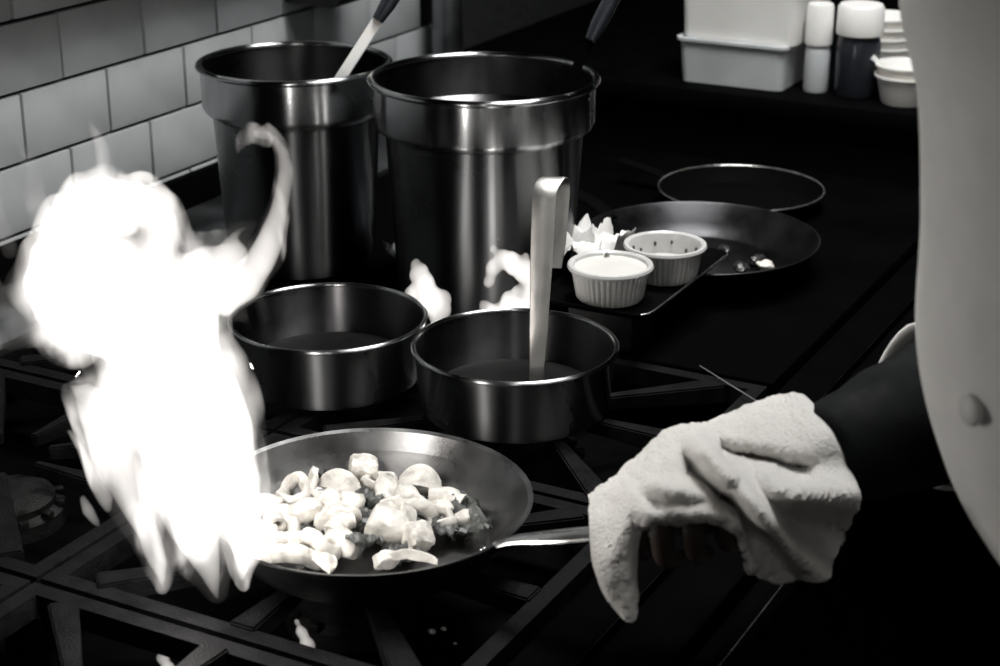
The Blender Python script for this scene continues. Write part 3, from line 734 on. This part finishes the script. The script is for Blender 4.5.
nodes = [((.03, 1.03, .96), .12), ((-.04, 1.03, 1.12), .105), ((-.09, 1.03, 1.28), .115), ((-.13, 1.03, 1.42), .085), ((-.165, 1.03, 1.50), .05), ((-.19, 1.03, 1.56), .055), ((-.215, 1.03, 1.64), .082), ((-.215, 1.03, 1.71), .07),
  (SHR, .06), (tuple((SHR + ELB) / 2), .047), (ELB, .042), (tuple((ELB + WR) / 2), .038), (WR, .028), (PALM, (.030, .022)),
  ((-.06, .84, 1.40), .06), ((.03, .80, 1.26), .047), ((.10, .78, 1.12), .04), ((.02, .77, 1.00), .034), ((-.05, .77, .92), .026), ((-.08, .78, .86), .028),
  ((.05, 1.13, .86), .09), ((.04, 1.14, .50), .06), ((.08, 1.15, .10), .04), ((-.05, 1.16, .045), .035),
  ((.05, .93, .86), .09), ((.06, .92, .50), .06), ((.12, .91, .10), .04), ((-.01, .90, .045), .035)]
edges = [(0, 1), (1, 2), (2, 3), (3, 4), (4, 5), (5, 6), (6, 7), (3, 8), (8, 9), (9, 10), (10, 11), (11, 12), (12, 13), (3, 14), (14, 15), (15, 16), (16, 17), (17, 18), (18, 19), (0, 20), (20, 21), (21, 22), (22, 23), (0, 24), (24, 25), (25, 26), (26, 27)]
body = skin_mesh('body', nodes, edges, 'skin', pe)
# face
hc = Vector((-.225, 1.03, 1.65)) - O
link('nose', lump((.020, .011, .018), 2, .05, 1, 3), 'skin', pe, hc + Vector((-.078, 0, -.012)))
for s_ in (-1, 1):
    e = link('eye', lump((.010, .013, .009), 5, .0, 1, 3), 'button', pe, hc + Vector((-.066, .031 * s_, .012)))
    link('ear', lump((.018, .008, .030), 6, .1, 1, 3), 'skin', pe, hc + Vector((.012, .082 * s_, -.004)))
link('mouth', lump((.008, .024, .006), 8, .05, 1, 3), 'skin', pe, hc + Vector((-.066, 0, -.048)))
link('hair', lump((.092, .088, .080), 11, .08, 3, 4), 'hair', pe, hc + Vector((.022, 0, .048)))
# fingers of the gripping hand: over the near side of the handle and under it
hx = [-.405, -.385, -.364, -.344]; HZ = [1.0080, 1.013, 1.018, 1.022]
fl = [.95, 1.06, 1.0, .82]
for i in range(4):
    b_ = Vector((hx[i], .980, HZ[i] + .027)); q = fl[i]
    pts = [b_ + Vector((.010, .008, .002)), b_ + Vector((0, -.016, -.002)), b_ + Vector((-.002, -.030 * q, -.022 * q)), b_ + Vector((-.002, -.024 * q, -.046 * q)), b_ + Vector((0, -.004, -.052 * q))]
    skin_mesh('finger', [(tuple(p), r_) for p, r_ in zip(pts, (.0095, .0092, .0085, .0080, .0068))], [(0, 1), (1, 2), (2, 3), (3, 4)], 'skin', body, 2)
skin_mesh('thumb', [((-.350, 1.004, 1.040), .012), ((-.374, 1.014, 1.028), .0105), ((-.402, 1.008, 1.014), .0095), ((-.424, 1.000, 1.004), .008)], [(0, 1), (1, 2), (2, 3)], 'skin', body, 2)

def loft(rings, seg=56, fold=0, seed=0, cap=False):
    """stacked elliptical rings (z, x, y, a, b) smoothed in between"""
    bm = bmesh.new(); out = []
    P = [Vector(r_[:3]) for r_ in rings]; rows = []
    for i in range(len(rings) - 1):
        for k in range(6):
            t = k / 6; a0 = rings[max(i - 1, 0)]; a = rings[i]; b = rings[i + 1]; c = rings[min(i + 2, len(rings) - 1)]
            rows.append([.5 * (2 * a[j] + (b[j] - a0[j]) * t + (2 * a0[j] - 5 * a[j] + 4 * b[j] - c[j]) * t * t + (3 * a[j] - a0[j] - 3 * b[j] + c[j]) * t ** 3) for j in range(5)])
    rows.append(list(rings[-1]))
    for z, x, y, a, b in rows:
        ring = []
        for k in range(seg):
            th = 2 * math.pi * k / seg
            f = 1 + fold * noise.noise(Vector((math.cos(th) * 3.5 + seed, math.sin(th) * 3.5, z * 2.2))) + fold * .5 * noise.noise(Vector((math.cos(th) * 6 + seed, math.sin(th) * 6, z * 7)))
            ring.append(bm.verts.new((x + a * f * math.cos(th), y + b * f * math.sin(th), z)))
        out.append(ring)
    for a, b in zip(out, out[1:]):
        for k in range(seg): bm.faces.new((a[k], a[(k + 1) % seg], b[(k + 1) % seg], b[k]))
    if cap: bm.faces.new(out[-1])
    return bm
JR = [(.90, .055, 0, .15, .19), (.98, .022, 0, .146, .182), (1.06, -.055, 0, .146, .178), (1.12, -.092, 0, .142, .176), (1.18, -.110, 0, .140, .180), (1.25, -.114, 0, .139, .185), (1.32, -.121, 0, .140, .192), (1.38, -.142, 0, .135, .195), (1.43, -.140, 0, .115, .185), (1.465, -.152, 0, .088, .135), (1.49, -.16, 0, .066, .075), (1.525, -.168, 0, .066, .070)]
JR = [(z, x + .006, y, a, b) for z, x, y, a, b in JR]
bm = loft(JR, fold=.032, seed=2)
jk = link('jacket', mesh(bm), 'jacket', pe)
def sleeve(pts, rad, seed, m, name, parent, fold=.06):
    pts2 = spline(pts, 7); n_ = len(pts2); bm = bmesh.new(); seg = 36; rings = []
    nr = len(rad) - 1
    for i, (p, t, u, v) in enumerate(frames(pts2)):
        q = i / (n_ - 1) * nr; k0 = min(int(q), nr - 1); rr = rad[k0] + (rad[k0 + 1] - rad[k0]) * (q - k0)
        ring = []
        for k in range(seg):
            th = 2 * math.pi * k / seg; f = 1 + fold * noise.noise(Vector((math.cos(th) * 1.8, math.sin(th) * 1.8 + seed, i * .45))) + fold * .5 * math.sin(i * 1.1 + 2 * math.sin(th))
            ring.append(bm.verts.new(p + (u * math.cos(th) + v * math.sin(th)) * rr * f))
        rings.append(ring)
    for a, b in zip(rings, rings[1:]):
        for k in range(seg): bm.faces.new((a[k], a[(k + 1) % seg], b[(k + 1) % seg], b[k]))
    o = link(name, mesh(bm), m, parent); md = o.modifiers.new('s', 'SOLIDIFY'); md.thickness = .003; md.offset = -1
    return o
CUF = ELB.lerp(WR, .53)
sleeve([Vector((-.125, 1.12, 1.395)) - O, SHR - O, (SHR + ELB) / 2 - O + Vector((.01, .01, 0)), ELB - O + Vector((.008, .006, 0)), CUF - O], [.088, .082, .068, .064, .061], 1, 'jacket', 'jacket_sleeve', jk)
sleeve([Vector((-.11, .94, 1.395)) - O, Vector((-.06, .84, 1.40)) - O, Vector((.03, .80, 1.26)) - O, Vector((.10, .78, 1.12)) - O, Vector((.03, .77, 1.01)) - O], [.088, .082, .066, .062, .054], 5, 'jacket', 'jacket_sleeve', jk)
us = sleeve([ELB.lerp(WR, -.06) - O, ELB.lerp(WR, .35) - O, ELB.lerp(WR, .75) - O, WR.lerp(PALM, .15) - O], [.056, .054, .044, .032], 3, 'black_cloth', 'dark_sleeve', pe, .035)
us['label'] = 'close black sleeve on the forearm'
cl = loft([(1.50, -.158, 0, .074, .078), (1.53, -.166, 0, .073, .076), (1.552, -.172, 0, .076, .078)], 40, .02, 8)
o = link('collar', mesh(cl), 'jacket', jk); md = o.modifiers.new('s', 'SOLIDIFY'); md.thickness = .004
# jacket buttons (double row) and placket
for z in (1.40, 1.168, 1.04):
    for yy in (-.045, .085):
        i0 = [r_ for r_ in JR if r_[0] <= z][-1]; i1 = [r_ for r_ in JR if r_[0] > z][0]; t = (z - i0[0]) / (i1[0] - i0[0])
        xc = i0[1] + (i1[1] - i0[1]) * t; a = i0[3] + (i1[3] - i0[3]) * t; b = i0[4] + (i1[4] - i0[4]) * t
        yy2 = -.145 if yy < 0 else yy
        x = xc - a * math.sqrt(1 - (yy2 / b) ** 2)
        nr_ = Vector((-(math.sqrt(1 - (yy2 / b) ** 2)) / a, yy2 / b / b, 0)).normalized()
        link('button', lathe([(0, .003), (.0055, .0032), (.0085, .002), (.009, 0), (.0085, -.002), (0, -.002)], 20), 'button', jk, Vector((x, yy2, z)) + nr_ * .0015, nr_.to_track_quat('Z', 'Y').to_euler())
# dark trousers and shoes
tb = loft([(.10, .10, .10, .065, .075), (.50, .055, .105, .08, .085), (.80, .055, .09, .115, .10), (.93, .05, .06, .13, .125)], 32, .04, 3)
link('trouser_leg', mesh(tb), 'black_cloth', pe)
tb = loft([(.10, .13, -.11, .065, .075), (.50, .065, -.11, .08, .085), (.80, .055, -.09, .115, .10), (.93, .05, -.06, .13, .125)], 32, .04, 5)
link('trouser_leg', mesh(tb), 'black_cloth', pe)
for x, y in ((.03, .12), (.06, -.12)): link('shoe', lump((.13, .048, .05), 9, .08, 1, 3, .3), 'black_cloth', pe, (x, y, .048))

# ------------------------------------------------------------------ towel over the hand, in a frame of its own (mm: across, up, towards the wall)
TW = [  # columns from the pan side to the cuff; rows from the hidden far hem over the ridge to the near hem
 [(600, 512, 1.195), (597, 502, 1.18), (592, 503, 1.16), (590, 524, 1.14), (592, 556, 1.128), (601, 588, 1.122)],
 [(622, 520, 1.21), (618, 494, 1.19), (616, 492, 1.165), (609, 520, 1.128), (602, 566, 1.112), (628, 611, 1.106)],
 [(650, 520, 1.22), (646, 472, 1.20), (646, 464, 1.17), (640, 488, 1.122), (634, 508, 1.116), (634, 530, 1.130)],
 [(690, 500, 1.22), (682, 442, 1.20), (676, 437, 1.172), (676, 468, 1.120), (684, 496, 1.108), (690, 511, 1.112)],
 [(730, 490, 1.22), (720, 436, 1.20), (714, 431, 1.17), (712, 468, 1.115), (718, 500, 1.104), (728, 522, 1.108)],
 [(770, 480, 1.23), (766, 418, 1.20), (760, 414, 1.17), (752, 462, 1.118), (748, 520, 1.108), (744, 566, 1.128)],
 [(800, 490, 1.22), (794, 414, 1.20), (788, 407, 1.17), (788, 455, 1.120), (788, 525, 1.122), (786, 577, 1.142)],
 [(830, 480, 1.22), (806, 416, 1.19), (811, 405, 1.172), (828, 440, 1.125), (832, 510, 1.130), (828, 570, 1.150)],
 [(850, 500, 1.23), (828, 428, 1.205), (832, 440, 1.18), (846, 468, 1.145), (852, 505, 1.14), (850, 545, 1.155)]]
def cat(a, b, c, d, t):
    return tuple(.5 * (2 * b[j] + (c[j] - a[j]) * t + (2 * a[j] - 5 * b[j] + 4 * c[j] - d[j]) * t * t + (3 * b[j] - a[j] - 3 * c[j] + d[j]) * t ** 3) for j in range(3))
def cat_list(L, t):
    n_ = len(L) - 1; i = min(int(t * n_), n_ - 1); f = t * n_ - i
    g_ = lambda k: L[max(0, min(n_, k))]
    return cat(g_(i - 1), g_(i), g_(i + 1), g_(i + 2), f)
def segd(px, py, ax, ay, bx, by):
    dx, dy = bx - ax, by - ay; t = max(0, min(1, ((px - ax) * dx + (py - ay) * dy) / (dx * dx + dy * dy)))
    return math.hypot(px - ax - dx * t, py - ay - dy * t)
def g(d_, w_): return math.exp(-(d_ / w_) ** 2)
bm = bmesh.new(); NU, NV = 150, 110; grid = []
for i in range(NU + 1):
    colm = []
    prof = [cat_list([TW[c][r_] for c in range(9)], i / NU) for r_ in range(6)]
    for j in range(NV + 1):
        a, b, c = cat_list(prof, j / NV)
        if j / NV > .3:
            k_ = min(1, (j / NV - .3) / .12)
            dd = -.024 * g(segd(a, b, 700, 448, 832, 588), 11)
            dd += .042 * g(math.hypot((a - 806) / 1.5, b - 528 + .25 * (806 - a)), 25) - .017 * g(segd(a, b, 765, 480, 850, 488), 14) - .008 * g(segd(a, b, 722, 478, 800, 560), 6) + .016 * g(segd(a, b, 722, 450, 800, 464), 7)
            dd += .018 * g(segd(a, b, 690, 470, 725, 500), 9) - .006 * g(math.hypot(a - 776, b - 488), 16)
            dd += -.012 * g(segd(a, b, 640, 505, 725, 505), 8) + .012 * g(math.hypot(a - 690, b - 458), 12)
            dd += .014 * g(segd(a, b, 722, 475, 742, 530), 6) - .010 * g(segd(a, b, 722, 512, 742, 560), 7)
            dd += -.010 * g(segd(a, b, 650, 480, 700, 490), 9)
            c += 2.0 * dd * k_
        q = Vector((a * .02, b * .02, c * 14))
        w1 = .0028 * noise.noise(q) + .0016 * noise.noise(q * 2.3) + .0011 * noise.noise(q * 6) + .0011 * noise.noise(q * 17)
        colm.append(bm.verts.new(((a - 690) * c / 1750 - w1 * .4, (500 - b) * c / 1750 + w1, (c - 1.15) + w1)))
    grid.append(colm)
for i in range(NU):
    for j in range(NV): bm.faces.new((grid[i][j], grid[i][j + 1], grid[i + 1][j + 1], grid[i + 1][j]))
me = mesh(bm)
# frame: across = camera-right heading, up = tilted up, third axis = away, built into the vertices once
yw, pt = R(28.1), R(21)
hv = Vector((-math.sin(yw), math.cos(yw), 0)); ax = Vector((math.cos(yw), math.sin(yw), 0))
fwv = hv * math.cos(pt) - Vector((0, 0, 1)) * math.sin(pt); upv = hv * math.sin(pt) + Vector((0, 0, 1)) * math.cos(pt)
TO = Vector((-.3774, .9712, 1.0297))
for v in me.vertices: v.co = ax * v.co.x + upv * v.co.y + fwv * v.co.z
tw = link('kitchen_towel', me, 'towel', None, TO)
md = tw.modifiers.new('thick', 'SOLIDIFY'); md.thickness = .005; md.offset = 0
tag(tw, 'white terry towel bunched over the hand on the pan handle', 'towel')

# ------------------------------------------------------------------ flames
def flame(name, blobs, ref, m, parent=None, vox=.0035, smooth=10, disp=.004):
    """blobs: across mm, up mm, away mm, radius mm around ref; fused into one tongue of fire"""
    bm = bmesh.new()
    for i, (a, b, c, r_) in enumerate(blobs):
        q = bmesh.ops.create_icosphere(bm, subdivisions=2, radius=r_ / 1000)['verts']
        p = (ax * a + hv * c + Vector((0, 0, b))) / 1000
        for v in q: v.co = Vector((v.co.x, v.co.y, v.co.z * 1.15)) + p
    o = link(name, mesh(bm), m, parent, ref)
    modded(o, [('REMESH', dict(mode='VOXEL', voxel_size=vox)), ('SMOOTH', dict(factor=.6, iterations=smooth))])
    for v in o.data.vertices:
        q = Vector((v.co.x * 40, v.co.y * 40, v.co.z * 11)); nz = noise.noise_vector(q) + .5 * noise.noise_vector(q * 2.2)
        v.co += Vector((nz.x, nz.y, nz.z * .8)) * disp
    return o
def px(L, s=.70, x0=165, y0=575):
    # picture-sized sketch of the tongue turned into millimetres at the flame's own distance
    return [((x - x0) * s, (y0 - y) * s / .93, (dz), r_ * s) for x, y, r_, dz in L]
F0 = Vector((-.700, .842, .952))
fl_ = thing('tall_flame', 'tall white flame leaping beside the frying pan', 'flame', F0)
def strand(L):
    # a tapering strand of fire: points (x, y, radius, away) filled in densely
    out = []
    for (x0, y0, r0, z0), (x1, y1, r1, z1) in zip(L, L[1:]):
        n_ = max(2, int(math.hypot(x1 - x0, y1 - y0) / max(1.2, .35 * min(r0, r1))))
        out += [(x0 + (x1 - x0) * k / n_, y0 + (y1 - y0) * k / n_, r0 + (r1 - r0) * k / n_, z0 + (z1 - z0) * k / n_) for k in range(n_)]
    return out + [L[-1]]
STR = [
 [(62, 262, 16, 6), (52, 292, 18, 6), (62, 318, 16, 6), (88, 340, 15, 5), (118, 352, 18, 4)],
 [(60, 270, 14, 6), (58, 244, 10, 6), (62, 226, 6, 6)], [(190, 290, 26, 8), (215, 276, 22, 10), (236, 268, 14, 12)],
 [(150, 592, 3, 0), (142, 560, 11, 0), (128, 512, 18, 0), (114, 462, 22, 0), (100, 412, 19, 0), (88, 388, 10, 0), (76, 378, 3, 0)],
 [(196, 602, 3, 0), (189, 575, 11, 0), (182, 530, 27, 0), (177, 480, 42, 0), (168, 430, 48, 0), (160, 385, 46, 2), (162, 345, 40, 4), (156, 310, 40, 5), (140, 288, 34, 5), (112, 275, 26, 5), (80, 268, 18, 5)],
 [(223, 580, 3, 0), (227, 556, 11, 0), (228, 520, 24, 0), (224, 480, 30, 3), (213, 435, 32, 5), (201, 395, 32, 6), (192, 350, 26, 8), (190, 310, 32, 8), (205, 292, 26, 10), (226, 287, 18, 12)],
 [(112, 318, 22, 5), (82, 300, 26, 5), (58, 280, 17, 8), (50, 262, 10, 8)],
 [(80, 268, 24, 5), (86, 238, 22, 5), (100, 214, 19, 0), (120, 202, 18, -5), (142, 206, 18, -5), (158, 220, 19, 0), (168, 240, 21, 5), (164, 264, 24, 5), (138, 272, 24, 5), (108, 272, 24, 5)], [(105, 250, 12, 20), (130, 240, 16, 24), (152, 228, 12, 22)], [(108, 240, 12, 14), (128, 244, 9, 16), (148, 236, 10, 14)], [(112, 226, 9, 14), (132, 226, 7, 16), (150, 222, 8, 14)],
 [(205, 286, 16, 10), (222, 264, 9, 10), (238, 247, 5, 10), (249, 236, 1.5, 10)],
 [(170, 240, 12, 5), (184, 247, 7, 5), (192, 256, 3, 5)]]
core = [q for L in STR for q in strand(L)]
flame('flame_core', px([(x, y, r_ * .86, z) for x, y, r_, z in core]), F0 * 0, 'flame', fl_, vox=.0028, smooth=8, disp=.006)
flame('flame_glow', px([(x, y, r_ * 1.15 + 5, z) for x, y, r_, z in core]), F0 * 0, 'halo', fl_, vox=.0035, smooth=8, disp=.010)
HK = [(222, 302, 22, 12), (240, 296, 18, 15), (254, 280, 16, 18), (264, 260, 13, 20), (272, 240, 11, 22), (278, 220, 9.5, 24), (282, 200, 8.5, 27), (280, 184, 7, 30), (272, 173, 5, 32), (262, 167, 3.5, 34), (250, 170, 2, 36)]
flame('flame_tongue', px(strand([(x, y, r_ * .95, z) for x, y, r_, z in HK])), F0 * 0, 'flame', fl_, vox=.0025, smooth=4, disp=.003)
flame('flame_glow', px(strand([(x, y, r_ + 4, z) for x, y, r_, z in HK])), F0 * 0, 'halo', fl_, vox=.003, smooth=4, disp=.006)
WS = [[(28, 262, 9, 8), (22, 235, 7, 8), (18, 210, 5, 8), (22, 192, 2, 8)], [(90, 352, 16, 5), (62, 345, 16, 5), (38, 330, 14, 5), (22, 318, 9, 5)], [(170, 205, 9, 5), (182, 232, 10, 5), (190, 255, 8, 5)], [(198, 330, 14, 8), (222, 318, 12, 10), (238, 322, 8, 12), (244, 334, 4, 12)],
      [(60, 300, 20, 8), (35, 315, 18, 8), (15, 305, 16, 8), (2, 280, 12, 8), (-4, 250, 8, 8), (0, 230, 3, 8)], [(80, 330, 18, 8), (45, 335, 18, 8), (15, 345, 12, 8), (-8, 350, 6, 8)],
      [(110, 345, 16, 5), (100, 362, 9, 5), (112, 374, 3, 5)], [(60, 250, 14, 8), (48, 215, 11, 8), (52, 190, 8, 8), (42, 172, 4, 8), (40, 160, 2, 8)],
      [(120, 195, 12, 6), (118, 165, 7, 6), (110, 145, 4, 6), (108, 135, 2, 6)], [(262, 175, 8, 34), (246, 168, 9, 36), (236, 178, 6, 38), (232, 190, 3, 38)]]
for L in WS: flame('flame_wisp', px(strand(L)), F0 * 0, 'wisp', fl_, vox=.003, smooth=6, disp=.006)
LK = [[(70, 425, 3, -5), (80, 445, 5, -5), (90, 470, 8, -5), (98, 490, 8, -5), (100, 502, 4, -5)], [(75, 492, 4, -5), (80, 503, 7, -5), (86, 513, 5, -5), (90, 520, 2, -5)]]
for L in LK: flame('flame_lick', px(strand(L)), F0 * 0, 'flame', fl_, vox=.002, smooth=3, disp=.002)
def flight(name, parent, loc, power, rad):
    l = bpy.data.lights.new(name, 'POINT'); l.energy = power; l.color = (1, .95, .90); l.shadow_soft_size = rad
    o = bpy.data.objects.new(name, l); COL.objects.link(o); o.parent = parent; o.location = loc
    return o
for (a, b, c, p, rd) in ((-5, 6, 0, .22, .015), (0, 90, 0, .6, .03), (-5, 150, 5, .6, .03), (-20, 215, 5, .15, .035)):
    flight('flame_light', fl_, (ax * a + hv * c + Vector((0, 0, b))) / 1000, p, rd)

# burner flames under the pan and behind the ladle pan
def jet(label, loc, blobs, m='jet', power=0):
    t = thing('burner_flame', label, 'flame', loc, group='burner flames')
    flame('flame_tongue', blobs, Vector((0, 0, 0)), m, t, vox=.002, smooth=4)
    if power: flight('flame_light', t, (0, 0, .02), power, .01)
    return t
jet('broad white burner flame behind the upright ladle against the nearer tall pot', Vector((-.735, 1.392, .945)),
    [(-6, 0, 0, 12), (8, 2, 0, 12), (-14, 12, 0, 13), (4, 14, 0, 17), (18, 18, 0, 14), (24, 32, 0, 13), (24, 46, 0, 12), (16, 58, 0, 12), (4, 66, 0, 11), (-6, 70, 0, 9), (-14, 62, 0, 8), (-18, 50, 0, 6), (-15, 80, 0, 4), (-10, 90, 0, 2.5), (18, 72, 0, 5), (-22, 24, 0, 7), (0, 28, 0, 8), (8, 36, 0, 7), (-4, 96, 0, 2)], power=.05)
jet('small white burner flame left of the broad one, before the nearer tall pot', Vector((-.808, 1.365, .952)),
    [(8, 0, 0, 8), (10, 10, 0, 11), (2, 18, 0, 14), (-4, 32, 0, 12), (-9, 45, 0, 9), (-12, 55, 0, 5), (-14, 26, 0, 9), (14, 20, 0, 8)], power=.02)
jet('small burner flame below the tall flame under the grate', Vector((-.700, .842, .868)),
    [(-14, 0, 0, 5), (-15, 10, 0, 6), (-18, 20, 0, 5), (-20, 30, 0, 3)])
jet('small burner flame under the left edge of the frying pan', Vector((-.655, .905, .868)),
    [(10, 0, 0, 5), (9, 8, 0, 6), (6, 18, 0, 5), (3, 26, 0, 3)])
